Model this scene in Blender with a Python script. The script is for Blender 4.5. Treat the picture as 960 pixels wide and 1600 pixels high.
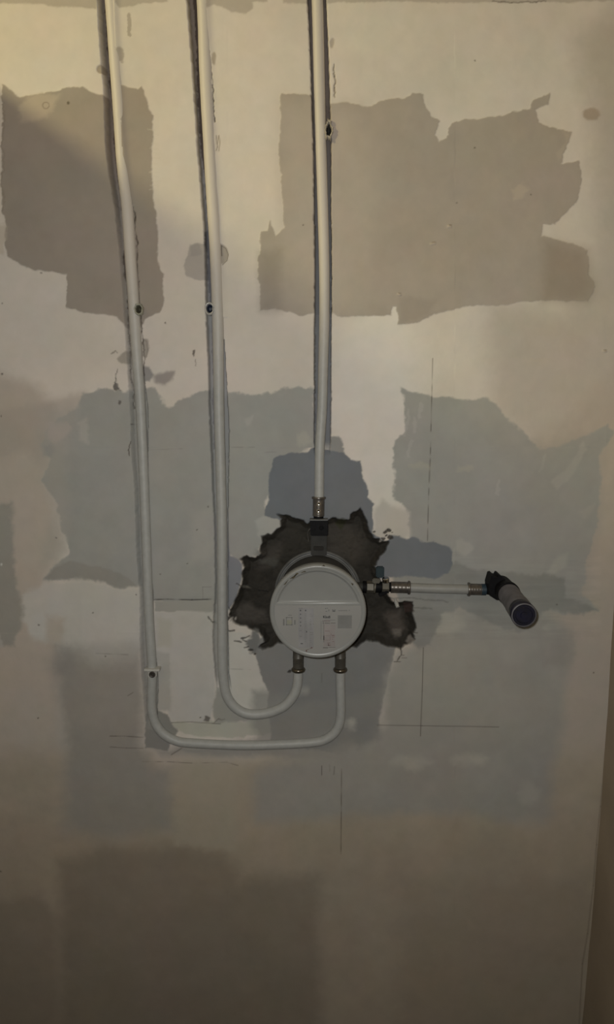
import bpy, bmesh, math
import numpy as np
from mathutils import Vector, Matrix

for o in list(bpy.data.objects): bpy.data.objects.remove(o)
S = bpy.context.scene
COL = S.collection

# ------------------------------------------------------------------ camera
FPX = 1155.0
PITCH = math.radians(8.5)
YAW = math.atan(20 / FPX)
CAM = Vector((0, -1.03, 1.45))
fw = Vector((-math.sin(YAW) * math.cos(PITCH), math.cos(YAW) * math.cos(PITCH), -math.sin(PITCH)))
rt = Vector((math.cos(YAW), math.sin(YAW), 0))
up = rt.cross(fw)
cd = bpy.data.cameras.new('camera')
cd.sensor_fit = 'VERTICAL'; cd.sensor_height = 36; cd.lens = 36 * FPX / 1600
cd.clip_start = 0.02
cam = bpy.data.objects.new('camera', cd); COL.objects.link(cam)
cam.matrix_world = Matrix(((rt.x, up.x, -fw.x, CAM.x), (rt.y, up.y, -fw.y, CAM.y), (rt.z, up.z, -fw.z, CAM.z), (0, 0, 0, 1)))
S.camera = cam

# ------------------------------------------------------------------ world, lights, exposure
W = bpy.data.worlds.new('world'); S.world = W; W.use_nodes = True
W.node_tree.nodes['Background'].inputs[0].default_value = (1.0, 0.86, 0.72, 1)
W.node_tree.nodes['Background'].inputs[1].default_value = 0.085
def light(name, kind, loc, energy, color, target=None, **kw):
    d = bpy.data.lights.new(name, kind); d.energy = energy; d.color = color
    for k, v in kw.items(): setattr(d, k, v)
    o = bpy.data.objects.new(name, d); COL.objects.link(o); o.location = loc
    if target is not None:
        o.rotation_euler = (Vector(target) - Vector(loc)).to_track_quat('-Z', 'Y').to_euler()
    return o
# warm lamp beyond the added half height partition
light('warm_room_lamp', 'POINT', (-1.08, -.85, 2.308), 30, (1.0, 0.85, 0.42), shadow_soft_size=0.048)
# the phone's torch beside its lens
light('phone_torch', 'SPOT', (-0.022, -1.045, 1.475), 17, (1.0, 1.0, 0.965), (-0.01, 0, 1.42),
      spot_size=math.radians(150), spot_blend=1.0, shadow_soft_size=0.008)
S.view_settings.view_transform = 'Standard'
try: S.view_settings.look = 'None'
except Exception: pass
S.view_settings.exposure = 0.0
S.view_settings.gamma = 1.0
S.view_settings.use_curve_mapping = False

# ------------------------------------------------------------------ helpers
def at(x, y, Y=0.0):
    """world point at depth Y seen at a place measured in the photograph"""
    d = fw + rt * ((x - 480) / FPX) + up * ((800 - y) / FPX)
    return CAM + d * ((Y - CAM.y) / d.y)

def mat(name, color, rough=0.6, metal=0.0, var=0.12, scale=60, bump=0.0, trans=0.0, spec=0.5, alpha=1.0, stretch=None):
    m = bpy.data.materials.new(name); m.use_nodes = True
    nt = m.node_tree; b = nt.nodes['Principled BSDF']
    tc = nt.nodes.new('ShaderNodeTexCoord'); n = nt.nodes.new('ShaderNodeTexNoise')
    n.inputs['Scale'].default_value = scale; n.inputs['Detail'].default_value = 5
    mp = nt.nodes.new('ShaderNodeMapping')
    if stretch: mp.inputs['Scale'].default_value = stretch
    nt.links.new(tc.outputs['Object'], mp.inputs[0]); nt.links.new(mp.outputs[0], n.inputs['Vector'])
    r = nt.nodes.new('ShaderNodeValToRGB')
    lo = [c * (1 - var) for c in color] + [1]; hi = [min(1, c * (1 + var)) for c in color] + [1]
    r.color_ramp.elements[0].color = lo; r.color_ramp.elements[0].position = .3
    r.color_ramp.elements[1].color = hi; r.color_ramp.elements[1].position = .7
    nt.links.new(n.outputs['Fac'], r.inputs[0]); nt.links.new(r.outputs[0], b.inputs['Base Color'])
    b.inputs['Roughness'].default_value = rough; b.inputs['Metallic'].default_value = metal
    b.inputs['Specular IOR Level'].default_value = spec
    b.inputs['Transmission Weight'].default_value = trans; b.inputs['Alpha'].default_value = alpha
    if bump:
        bp = nt.nodes.new('ShaderNodeBump'); bp.inputs['Strength'].default_value = bump; bp.inputs['Distance'].default_value = 0.001
        nt.links.new(n.outputs['Fac'], bp.inputs['Height']); nt.links.new(bp.outputs[0], b.inputs['Normal'])
    return m

def link(name, bm, m, parent=None, smooth=True):
    bm.normal_update()
    me = bpy.data.meshes.new(name); bm.to_mesh(me); bm.free()
    if smooth:
        for p in me.polygons: p.use_smooth = True
    o = bpy.data.objects.new(name, me); COL.objects.link(o)
    for k in (m if isinstance(m, list) else [m]): me.materials.append(k)
    if parent:
        o.parent = parent; o.matrix_parent_inverse = Matrix.Translation(-parent.location)
    if smooth:
        try: me.set_sharp_from_angle(angle=math.radians(40))
        except Exception: pass
    return o

def tag(o, label, cat, group=None):
    o['label'] = label; o['category'] = cat
    if group: o['group'] = group
    return o

def thing(name, loc, label, cat, group=None):
    o = bpy.data.objects.new(name, None); COL.objects.link(o); o.location = loc; o.empty_display_size = .02
    return tag(o, label, cat, group)

def frame_of(ax):
    ax = Vector(ax).normalized()
    t = Vector((0, 0, 1)) if abs(ax.z) < .9 else Vector((1, 0, 0))
    a = ax.cross(t).normalized(); b = ax.cross(a).normalized()
    return ax, a, b

def lathe(bm, origin, axis, prof, n=64, sx=1.0, poly=None, phase=0.0):
    """prof: (distance along axis, radius) pairs; poly = number of flats (hexagon nuts)"""
    ax, a, b = frame_of(axis); o = Vector(origin); rings = []
    n = poly or n
    for t, r in prof:
        if r <= 1e-7: rings.append([bm.verts.new(o + ax * t)]); continue
        rings.append([bm.verts.new(o + ax * t + (a * math.cos(2 * math.pi * k / n + phase) + b * math.sin(2 * math.pi * k / n + phase)) * r) for k in range(n)])
    for p, q in zip(rings, rings[1:]):
        for k in range(n):
            k2 = (k + 1) % n
            if len(p) == 1 and len(q) == 1: continue
            if len(p) == 1: f = (p[0], q[k2], q[k])
            elif len(q) == 1: f = (p[k], p[k2], q[0])
            else: f = (p[k], p[k2], q[k2], q[k])
            bm.faces.new(f)
    bmesh.ops.recalc_face_normals(bm, faces=bm.faces)

def rbox(bm, c, size, bev=0.001, rot=None):
    g = bmesh.ops.create_cube(bm, size=1.0)
    vs = g['verts']
    bmesh.ops.scale(bm, vec=size, verts=vs)
    es = list({e for v in vs for e in v.link_edges})
    r = bmesh.ops.bevel(bm, geom=es, offset=bev, segments=2, affect='EDGES')
    vs = list({v for f in bm.faces for v in f.verts if v in set(vs) or v in set(r['verts'])})
    if rot: bmesh.ops.rotate(bm, cent=(0, 0, 0), matrix=rot, verts=vs)
    bmesh.ops.translate(bm, vec=c, verts=vs)

def catmull(pts, step):
    P = [Vector(p) for p in pts]; P = [P[0] * 2 - P[1]] + P + [P[-1] * 2 - P[-2]]
    out = []
    for i in range(1, len(P) - 2):
        a, b, c, d = P[i - 1:i + 3]; n = max(1, int((c - b).length / step))
        for k in range(n):
            t = k / n
            out.append(.5 * ((2 * b) + (c - a) * t + (2 * a - 5 * b + 4 * c - d) * t * t + (3 * b - a - 3 * c + d) * t ** 3))
    out.append(P[-2]); return out

RNG = np.random.RandomState(7)
def tube(bm, pts, rfun, n=28, caps=True):
    rings = []; L = 0
    for i, p in enumerate(pts):
        if i: L += (p - pts[i - 1]).length
        d = (pts[min(i + 1, len(pts) - 1)] - pts[max(i - 1, 0)]).normalized()
        a = d.cross(Vector((0, 1, 0))).normalized(); b = d.cross(a).normalized()
        rings.append([bm.verts.new(p + (a * math.cos(2 * math.pi * k / n) + b * math.sin(2 * math.pi * k / n)) * rfun(L, 2 * math.pi * k / n)) for k in range(n)])
    for p, q in zip(rings, rings[1:]):
        for k in range(n):
            bm.faces.new((p[k], p[(k + 1) % n], q[(k + 1) % n], q[k]))
    if caps: bm.faces.new(rings[0]); bm.faces.new(rings[-1])
    bmesh.ops.recalc_face_normals(bm, faces=bm.faces)

# ------------------------------------------------------------------ value noise for the wall
def vnoise(x, y, sx, sy=None, seed=0):
    sy = sy or sx
    r = np.random.RandomState(seed).rand(257, 257).astype(np.float32)
    gx = x / sx + 1000.3; gy = y / sy + 1000.7
    ix = np.floor(gx).astype(np.int32); iy = np.floor(gy).astype(np.int32)
    fx = gx - ix; fy = gy - iy; fx = fx * fx * (3 - 2 * fx); fy = fy * fy * (3 - 2 * fy)
    ix &= 255; iy &= 255
    return ((r[iy, ix] * (1 - fx) + r[iy, ix + 1] * fx) * (1 - fy) + (r[iy + 1, ix] * (1 - fx) + r[iy + 1, ix + 1] * fx) * fy) * 2 - 1
def fbm(x, y, s, seed=0, octv=4, sy=None):
    o = 0; a = 1; t = 0
    for k in range(octv):
        o = o + a * vnoise(x, y, s / 2 ** k, (sy or s) / 2 ** k, seed + k * 11); t += a; a *= .55
    return o / t

# ------------------------------------------------------------------ the back wall: plaster relief and patches of different plaster
ZF, ZC = 0.0, 2.62
XL, XR = -0.53, 0.43
STEP = 0.0011
xs = np.arange(-0.535, 0.445, STEP)
zs = np.concatenate([np.linspace(0, .44, 30)[:-1], np.arange(.44, 2.0, STEP), np.linspace(2.0, ZC, 40)])
NX, NZ = len(xs), len(zs)
gx, gz = np.meshgrid(xs.astype(np.float32), zs.astype(np.float32))
gx = gx.ravel(); gz = gz.ravel()
dx = gx - CAM.x; dy = 0 - CAM.y; dz = gz - CAM.z
dep = dx * fw.x + dy * fw.y + dz * fw.z
U = (480 + FPX * (dx * rt.x + dy * rt.y) / dep).astype(np.float32)      # photo measure of each wall point
V = (800 - FPX * (dx * up.x + dy * up.y + dz * up.z) / dep).astype(np.float32)
wx = fbm(U, V, 30, 1); wy = fbm(U, V, 30, 2)
fx_ = fbm(U, V, 7, 3, 3); fy_ = fbm(U, V, 7, 4, 3)
streak = fbm(U, V, 60, 50, 4, sy=6)
RG = {0: (U, V),
      1: (U + 3.0 * wx + 1.8 * fx_ + 1.6 * streak, V + 3.0 * wy + 1.8 * fy_),
      2: (U + 7 * wx + 3 * fx_ + 2 * streak, V + 7 * wy + 3 * fy_)}
col = np.empty((len(gx), 3), np.float32)
hgt = np.zeros(len(gx), np.float32)          # towards the room

def sdf(poly, x, y):
    P = np.array(poly, np.float32); n = len(P)
    d = np.full(x.shape, 1e9, np.float32); ins = np.zeros(x.shape, bool)
    for i in range(n):
        a = P[i - 1]; b = P[i]; e = b - a
        px_ = x - a[0]; py_ = y - a[1]
        t = np.clip((px_ * e[0] + py_ * e[1]) / (e @ e + 1e-9), 0, 1)
        d = np.minimum(d, (px_ - t * e[0]) ** 2 + (py_ - t * e[1]) ** 2)
        c = ((a[1] > y) != (b[1] > y))
        if e[1] != 0: ins ^= c & (x < a[0] + e[0] * (y - a[1]) / e[1])
    d = np.sqrt(d)
    return np.where(ins, -d, d)

def mask(poly, soft=1.5, rag=1):
    P = np.array(poly, np.float32); pad = soft * 2 + 14
    x0, y0 = P.min(0) - pad; x1, y1 = P.max(0) + pad
    idx = np.nonzero((U > x0) & (U < x1) & (V > y0) & (V < y1))[0]
    xx, yy = RG[rag]
    s = sdf(poly, xx[idx], yy[idx])
    t = np.clip(.5 - s / (2 * soft), 0, 1)
    return idx, t * t * (3 - 2 * t), s

def patch(poly, c, soft=1.5, rag=1, op=1.0, h=0.0, mot=0.0, seed=9):
    idx, m, s = mask(poly, soft, rag)
    cc = np.array(c, np.float32)[None, :]
    if mot: cc = cc * (1 + mot * fbm(U[idx], V[idx], 40, seed)[:, None])
    k = (m * op)[:, None]
    col[idx] = col[idx] * (1 - k) + cc * k
    if h: hgt[idx] = hgt[idx] + h * m

def ell(cx, cy, rx, ry=None, n=22):
    ry = ry or rx
    return [(cx + rx * math.cos(2 * math.pi * k / n), cy + ry * math.sin(2 * math.pi * k / n)) for k in range(n)]

def line(pts, w, c, op=.8, h=0.0, broken=0.0, rag=0):
    for a, b in zip(pts, pts[1:]):
        x0, x1 = sorted((a[0], b[0])); y0, y1 = sorted((a[1], b[1]))
        pad = w + 6
        idx = np.nonzero((U > x0 - pad) & (U < x1 + pad) & (V > y0 - pad) & (V < y1 + pad))[0]
        xx, yy = RG[rag]; xx = xx[idx]; yy = yy[idx]
        ex, ey = b[0] - a[0], b[1] - a[1]
        t = np.clip(((xx - a[0]) * ex + (yy - a[1]) * ey) / (ex * ex + ey * ey + 1e-6), 0, 1)
        d = np.hypot(xx - a[0] - t * ex, yy - a[1] - t * ey)
        m = np.clip(1 - (d - w * .5 + .5), 0, 1) * op
        if broken: m = m * np.clip(.8 + broken * 2.2 * vnoise(U[idx], V[idx], 9, 9, 77), 0, 1)
        col[idx] = col[idx] * (1 - m[:, None]) + np.array(c, np.float32) * m[:, None]
        if h: hgt[idx] += h * m

CREAM = (.645, .595, .535)
WARM = (.395, .352, .308)
G2 = (.365, .362, .342)
G3 = (.345, .325, .292)
D1 = (.182, .196, .216)
D3 = (.245, .243, .234)
LITE = (.535, .515, .48)
BEIGE = (.47, .425, .36)
BROWN = (.315, .27, .215)

col[:] = np.array(CREAM, np.float32) * (1 + .05 * fbm(U, V, 120, 21))[:, None]
# pinkish older paint at both sides, beige further down
patch([(-90, 560), (60, 600), (90, 650), (75, 760), (95, 850), (70, 920), (90, 1010), (100, 1300), (-120, 1320)], (.50, .445, .385), 14, 2)
patch([(760, 470), (880, 490), (925, 420), (930, 230), (900, 60), (1100, -100), (1100, 700), (960, 700), (840, 720), (770, 640)], (.50, .455, .405), 30, 2)
patch([(560, 950), (900, 640), (975, 560), (1100, 540), (1100, 1750), (850, 1750), (840, 1200)], (.47, .415, .36), 24, 2)
patch([(-150, 1180), (1100, 1180), (1100, 1900), (-150, 1900)], (.44, .385, .31), 30, 2, mot=.10)
patch([(-150, 1290), (1100, 1290), (1100, 1900), (-150, 1900)], (.42, .36, .285), 45, 2, mot=.08)
patch([(95, 1345), (170, 1325), (290, 1318), (350, 1335), (375, 1370), (500, 1368), (508, 1700), (90, 1700)], BROWN, 18, 2, mot=.06)
patch([(-80, 1420), (60, 1395), (90, 1440), (88, 1700), (-80, 1700)], BROWN, 12, 2, op=.8)
patch([(630, 1380), (780, 1375), (920, 1365), (918, 1700), (620, 1700)], BROWN, 26, 2, op=.4)
patch(ell(590, 640, 75, 210), (.74, .70, .65), 45, 2, op=.8)  # soft bright oval painted into the wall colour, like a pool of torch light
patch(ell(400, 170, 60, 170), (.68, .62, .56), 40, 2, op=.6)
# grey smear along the top
patch([(-60, -90), (152, -90), (151, 15), (120, 10), (85, 12), (60, 6), (-60, 8)], WARM, 2.0, 1, op=.8)
patch([(178, -60), (181, 6), (187, 12), (200, 8), (215, 5), (240, 3), (262, 3), (266, -60)], WARM, 1.6, 1, op=.75)
patch([(320, -60), (322, 13), (335, 7), (350, 11), (362, 20), (385, 20), (397, 14), (396, 4), (420, 3), (425, -60)], WARM, 1.8, 1, op=.75)
patch([(440, -60), (445, 4), (520, 5), (640, 3), (770, 4), (960, 3), (1000, -60)], WARM, 1.8, 1, op=.7)
line([(770, 2), (800, 3), (856, 2)], 2, (.12, .10, .08), .6, rag=1)
line([(202, 22), (202, 54)], 6, WARM, .85, rag=1)
line([(189, 78), (190, 98)], 5, WARM, .6, rag=1)
# left warm grey patch, darkened to strengthen the shadow falling there
patch([(3, 130), (30, 152), (60, 147), (95, 141), (105, 137), (130, 137), (142, 146), (163, 150), (186, 138), (190, 131), (200, 135), (215, 137), (223, 133),
       (225, 150), (232, 168), (240, 180), (240, 200), (236, 230), (235, 260), (239, 300), (243, 330), (247, 410), (256, 430), (257, 470), (250, 490), (235, 495),
       (225, 503), (215, 522), (198, 512), (182, 494), (130, 488), (105, 480), (104, 430), (80, 425), (52, 420), (25, 410), (13, 400), (8, 380), (9, 350), (2, 330)],
      (.335, .297, .258), 1.5, 1, mot=.05, h=.0005)
patch([(45, 150), (62, 146), (95, 150), (85, 175), (60, 185), (30, 190), (28, 165)], (.47, .405, .335), 5, 2, op=.7)
# right large warm grey patch
patch([(438, 146), (487, 149), (517, 163), (540, 161), (575, 169), (604, 156), (633, 155), (645, 145), (663, 147), (665, 163), (674, 181), (688, 190), (681, 211), (688, 222), (699, 216),
       (702, 201), (709, 193), (727, 187), (750, 186), (785, 181), (802, 174), (829, 172), (835, 158), (861, 146), (858, 163), (838, 172), (843, 193), (855, 198), (893, 207), (887, 228),
       (881, 240), (878, 256), (907, 251), (911, 280), (902, 315), (878, 338), (867, 350), (849, 350), (846, 367), (867, 373), (896, 382), (919, 391), (923, 432), (930, 449), (919, 471),
       (896, 470), (837, 470), (779, 478), (744, 478), (715, 481), (674, 493), (651, 505), (622, 509), (619, 480), (613, 478), (611, 493), (575, 493), (534, 496), (518, 490), (487, 490),
       (467, 493), (453, 487), (430, 483), (408, 487), (406, 453), (403, 407), (407, 387), (407, 363), (417, 362), (422, 345), (427, 360), (430, 370), (445, 357), (444, 320), (440, 283),
       (435, 227), (438, 183)], WARM, 1.2, 1, mot=.05, h=.0005)
patch([(440, 165), (560, 172), (590, 300), (560, 480), (520, 484), (455, 400), (446, 350)], (.46, .41, .36), 30, 0, op=.7)
patch([(850, 375), (919, 391), (923, 432), (928, 449), (918, 470), (850, 470)], (.315, .27, .225), 16, 1, op=.8)
patch([(406, 395), (440, 390), (440, 486), (408, 487)], (.30, .265, .225), 12, 1, op=.7)
patch([(624, 462), (680, 470), (670, 492), (624, 508)], (.33, .29, .25), 5, 1, op=.5)
patch([(800, 295), (815, 286), (828, 296), (818, 306), (808, 312)], (.50, .44, .36), 3, 2, op=.5)
patch([(880, 205), (893, 209), (880, 240), (872, 252), (868, 240), (885, 222)], (.46, .405, .34), 3, 1, op=.5)
patch(ell(925, 179, 14, 10), (.40, .34, .28), 2.5, 1)
for k in range(14):
    line([(232 + (k * 7) % 9, 203 + k * 7.2), (244 + (k * 5) % 8, 203.6 + k * 7.2)], 1.6, (.60, .55, .48), .45, rag=1)
# round filled holes and smudges
patch([(297, 385), (310, 379), (324, 382), (324, 437), (305, 437), (290, 430), (288, 410), (292, 398)], (.43, .40, .37), 1.5, 1)
patch([(298, 383), (314, 379), (316, 398), (298, 400)], (.34, .32, .31), 2, 1, op=.6)
patch(ell(343, 397, 14, 16), (.40, .36, .31), 1.2, 0, h=-.0008); line([(345, 383), (353, 388), (357, 398), (355, 407), (348, 414)], 1.2, (.15, .13, .11), .8)
patch(ell(158, 108, 7), (.36, .31, .25), 1.2, 0, h=-.001)
line(ell(72, 165, 5), 1.3, (.25, .21, .17), .7); line(ell(107, 161, 1.2), 2, (.15, .13, .1), .8)
patch(ell(187, 85, 7, 12), WARM, 1.5, 1, op=.8)
patch(ell(335, 91, 4, 10), (.36, .31, .25), 1.5, 1, op=.8)
patch([(183, 560), (195, 549), (206, 552), (206, 568), (190, 569)], (.38, .35, .31), 2, 1)
patch(ell(226, 544, 6, 15), (.38, .35, .31), 1.5, 1); line([(222, 529), (229, 533), (231, 546), (229, 558)], 1.2, (.2, .18, .16), .6)
patch([(226, 573), (236, 574), (241, 585), (236, 595), (228, 596)], (.31, .295, .285), 2, 1)
patch([(240, 586), (258, 580), (272, 579), (270, 592), (256, 603), (243, 598)], (.355, .32, .30), 3.5, 1)
# middle grey patch
patch([(-20, 650), (30, 632), (70, 628), (110, 618), (130, 612), (145, 640), (100, 700), (60, 720), (40, 700), (-20, 720)], (.42, .375, .33), 9, 2, op=.6)
patch([(150, 608), (185, 612), (206, 611), (228, 606), (242, 606), (252, 622), (258, 632), (272, 633), (282, 622), (300, 615), (326, 607), (352, 618), (362, 613), (390, 617), (420, 610),
       (440, 607), (470, 605), (491, 612), (491, 700), (450, 715), (424, 735), (418, 770), (411, 800), (412, 820), (425, 834), (408, 838), (408, 868), (385, 868), (372, 874), (355, 862),
       (338, 945), (242, 940), (225, 935), (215, 917), (187, 918), (160, 910), (127, 905), (93, 903), (67, 907), (80, 890), (108, 870), (110, 857), (97, 827), (88, 793), (80, 773),
       (67, 750), (80, 717), (67, 697), (73, 673), (92, 655), (120, 640), (128, 615)], G2, 2.5, 2, mot=.05)
patch([(58, 640), (120, 635), (105, 700), (105, 860), (90, 890), (66, 880), (78, 800), (62, 720)], (.43, .405, .37), 13, 2, op=.55)
patch([(68, 905), (85, 888), (110, 878), (150, 884), (190, 896), (215, 917), (187, 918), (160, 910), (127, 905), (93, 903)], (.315, .305, .28), 2.5, 1, op=.8)
patch([(66, 700), (80, 692), (86, 705), (80, 716), (68, 712)], (.34, .34, .33), 4, 1, op=.6)
patch([(121, 662), (135, 655), (141, 680), (138, 692), (126, 688)], (.46, .44, .41), 4, 2, op=.7)
patch([(76, 660), (106, 662), (112, 678), (90, 692), (74, 685)], (.46, .42, .385), 5, 2, op=.7)
patch([(380, 655), (396, 648), (392, 662), (384, 664)], (.47, .46, .43), 3, 2, op=.5)
patch([(462, 678), (475, 672), (488, 690), (470, 697), (460, 690)], (.46, .455, .40), 4, 2, op=.5)
patch([(300, 800), (330, 785), (332, 870), (300, 880)], (.42, .41, .375), 10, 2, op=.6)
patch([(412, 806), (437, 805), (442, 818), (437, 835), (420, 838), (405, 838), (400, 815)], (.43, .425, .40), 3, 1)
# light plaster, lower left
patch([(35, 930), (70, 908), (127, 905), (187, 918), (221, 922), (222, 1010), (205, 1028), (150, 1020), (90, 1012), (50, 1000), (25, 960)], (.56, .54, .50), 6, 2)
patch([(70, 965), (100, 968), (96, 1008), (75, 1012)], (.46, .40, .33), 7, 2, op=.6)
patch([(242, 940), (338, 938), (338, 958), (242, 956)], (.38, .37, .34), 1.5, 1)
patch([(242, 957), (333, 955), (332, 1000), (338, 1070), (334, 1105), (330, 1130), (268, 1128), (262, 1110), (240, 1105)], LITE, 2, 1, mot=.03)
patch([(246, 966), (267, 968), (267, 1010), (246, 1010)], (.46, .445, .37), 5, 1, op=.6)
patch([(243, 1020), (266, 1022), (266, 1110), (243, 1110)], (.41, .40, .37), 3, 1, op=.7)
patch([(354, 984), (385, 990), (395, 1005), (388, 1018), (400, 1028), (408, 1047), (412, 1067), (420, 1077), (418, 1107), (390, 1112), (374, 1108), (360, 1090), (352, 1060)], (.58, .56, .51), 1.6, 1, mot=.03)
patch([(267, 1128), (300, 1130), (345, 1125), (380, 1128), (420, 1118), (423, 1145), (400, 1150), (385, 1147), (380, 1152), (355, 1152), (320, 1150), (290, 1148), (278, 1140)], (.50, .49, .42), 1.5, 1)
patch([(100, 1008), (225, 1005), (228, 1045), (110, 1050)], (.44, .425, .39), 12, 2, op=.85)
# smudged lower left
patch([(-60, 788), (18, 788), (23, 830), (25, 900), (38, 950), (20, 1010), (-60, 1012)], (.35, .335, .30), 5, 2)
patch([(80, 1030), (110, 1012), (150, 1035), (215, 1030), (228, 1060), (230, 1150), (225, 1165), (240, 1195), (270, 1200), (272, 1300), (180, 1310), (100, 1300), (98, 1150)], G3, 19, 2, mot=.05)
patch([(82, 1012), (108, 1008), (120, 1040), (105, 1060), (86, 1050)], (.31, .30, .28), 8, 2, op=.6)
patch([(270, 1195), (365, 1190), (370, 1330), (275, 1320)], (.44, .395, .32), 8, 2, op=.8)
# fresh dark plaster round and below the valve
patch([(402, 1000), (400, 1025), (408, 1047), (413, 1067), (420, 1080), (418, 1107), (421, 1120), (423, 1166), (500, 1172), (560, 1185), (590, 1150), (598, 1100), (607, 1062), (613, 1040), (620, 1010), (570, 985), (430, 985)], D3, 2.0, 1, mot=.06)
patch([(395, 1075), (420, 1080), (470, 1100), (560, 1090), (600, 1070), (590, 1165), (520, 1190), (395, 1182), (255, 1180), (240, 1172), (395, 1155)], (.285, .278, .258), 9, 2, op=.75)
patch([(230, 1100), (243, 1108), (262, 1115), (267, 1128), (280, 1143), (268, 1162), (262, 1172), (228, 1170)], (.27, .265, .245), 1.8, 1)
patch([(340, 1075), (352, 1078), (370, 1100), (392, 1112), (420, 1112), (400, 1125), (360, 1128), (336, 1130), (334, 1105)], (.37, .36, .325), 2.5, 1)
patch([(395, 1215), (420, 1195), (500, 1180), (560, 1160), (600, 1130), (604, 1062), (625, 1030), (650, 1000), (640, 955), (700, 950), (860, 950), (892, 985), (888, 1040), (882, 1130), (872, 1170),
       (862, 1200), (862, 1270), (850, 1288), (780, 1285), (740, 1270), (600, 1272), (400, 1288), (398, 1250)], (.37, .355, .325), 15, 2, mot=.06)
patch([(604, 1062), (620, 1020), (660, 1015), (760, 1000), (760, 1130), (600, 1130)], (.385, .37, .33), 10, 2, op=.6)
patch([(540, 1130), (590, 1120), (592, 1150), (560, 1170)], (.245, .245, .235), 9, 2, op=.7)
for cx, cy, rx, ry, o_ in ((640, 1192, 32, 9, .5), (735, 1187, 28, 10, .5), (745, 1184, 10, 6, .5), (825, 1240, 18, 18, .35), (690, 975, 36, 16, .45), (857, 1000, 9, 22, .45), (550, 1133, 8, 7, .8), (475, 1080, 8, 5, .5), (650, 1200, 14, 7, .5)):
    patch(ell(cx, cy, rx, ry), (.49, .475, .42), 7, 2, op=o_)
patch([(845, 985), (900, 990), (895, 1035), (850, 1040)], G3, 10, 2, op=.6)
# right grey patch
patch([(629, 605), (645, 613), (692, 619), (727, 625), (762, 623), (779, 637), (808, 666), (832, 692), (843, 700), (878, 695), (913, 683), (948, 662), (958, 675), (937, 712), (942, 753),
       (934, 800), (925, 858), (913, 905), (907, 928), (935, 955), (880, 958), (700, 905), (640, 842), (639, 800), (617, 782), (616, 753), (619, 689), (630, 677), (633, 637)], G2, 2.6, 2, mot=.06)
patch([(912, 690), (918, 700), (895, 745), (872, 765), (862, 752), (885, 735)], (.47, .45, .42), 3, 1, op=.8)
patch([(905, 800), (930, 788), (925, 800), (912, 812)], (.46, .43, .40), 4, 1, op=.7)
patch([(872, 870), (888, 862), (884, 885), (868, 898), (856, 895)], (.48, .47, .42), 4, 1, op=.8)
patch(ell(725, 855, 14, 12), (.46, .45, .41), 4, 2, op=.6)
patch([(640, 725), (672, 723), (672, 732), (642, 734)], (.44, .43, .36), 4, 2, op=.5); patch([(714, 728), (736, 724), (738, 732), (718, 734)], (.45, .44, .37), 3, 2, op=.5)
for k, (a, b) in enumerate(((640, 640), (648, 655), (634, 660), (659, 632), (643, 690), (850, 712), (780, 752))):
    line([(a, b), (a - 3, b + 22)], 5, (.46, .45, .43), .45, rag=2)
patch([(612, 790), (640, 800), (642, 838), (630, 842), (585, 840), (585, 800), (598, 780)], (.53, .50, .455), 5, 1, op=.8)
patch([(800, 700), (942, 680), (930, 860), (900, 960), (860, 950)], (.345, .335, .318), 18, 2, op=.5)
# streaky trowelled band right of the valve
patch([(600, 880), (700, 872), (712, 880), (730, 888), (760, 893), (780, 895), (802, 891), (820, 896), (862, 898), (886, 903), (886, 930), (935, 955), (900, 958), (860, 950), (842, 962),
       (815, 988), (770, 975), (720, 952), (690, 960), (684, 990), (672, 1008), (650, 1012), (640, 1000), (630, 950)], (.29, .288, .27), 3.5, 2, mot=.12)
i_ = np.nonzero((U > 590) & (U < 940) & (V > 870) & (V < 1000))[0]
col[i_] *= (1 + .10 * streak[i_])[:, None]
line([(606, 935), (640, 934), (700, 940)], 2, (.13, .13, .12), .5, rag=1); line([(645, 950), (676, 951)], 2.5, (.17, .17, .155), .6, rag=1)
patch([(613, 838), (623, 837), (635, 843), (645, 839), (655, 841), (662, 848), (677, 847), (690, 852), (703, 854), (708, 862), (709, 880), (700, 896), (680, 904), (640, 900), (590, 905), (586, 880), (603, 848)], D1, 1.8, 1, mot=.06)
# dark patch above the valve, small blue one beside the middle pipe
patch([(517, 682), (530, 682), (537, 690), (537, 712), (517, 715)], (.30, .30, .29), 2, 1)
patch([(427, 718), (437, 712), (453, 708), (480, 707), (492, 700), (517, 703), (533, 705), (550, 718), (565, 720), (568, 733), (567, 747), (575, 767), (575, 777), (585, 787), (583, 800), (583, 833),
       (600, 845), (560, 860), (440, 860), (440, 812), (412, 807), (412, 798), (420, 783), (418, 765), (420, 743), (423, 735)], D1, 1.5, 1, mot=.07, h=.0004)
patch([(354, 836), (360, 868), (373, 874), (379, 882), (378, 905), (372, 925), (368, 938), (356, 955), (352, 955)], (.24, .248, .275), 1.5, 0)

# the broken-out recess round the valve, bare dark concrete
HOLE = [(376, 872), (385, 868), (400, 871), (408, 866), (408, 838), (425, 835), (437, 822), (440, 810), (432, 803), (450, 804), (460, 810), (472, 813), (480, 820), (486, 813), (512, 813),
        (520, 808), (532, 812), (545, 813), (549, 803), (558, 799), (563, 794), (570, 806), (577, 828), (585, 840), (600, 846), (607, 847), (604, 858), (597, 868), (588, 884), (592, 905),
        (602, 925), (615, 940), (625, 941), (645, 941), (647, 948), (643, 958), (648, 970), (652, 982), (646, 988), (648, 998), (640, 1004), (632, 1008), (628, 1015), (614, 1012), (600, 1010),
        (590, 1004), (574, 1001), (560, 1012), (535, 1010), (470, 1010), (436, 1003), (428, 1010), (411, 1014), (404, 1010), (413, 1003), (410, 996), (405, 990), (398, 986), (386, 980), (375, 978), (366, 974),
        (357, 962), (361, 950), (369, 935), (373, 925), (377, 908), (378, 893), (383, 886)]
idx, m, s = mask(HOLE, 1.6, 1)
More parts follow.
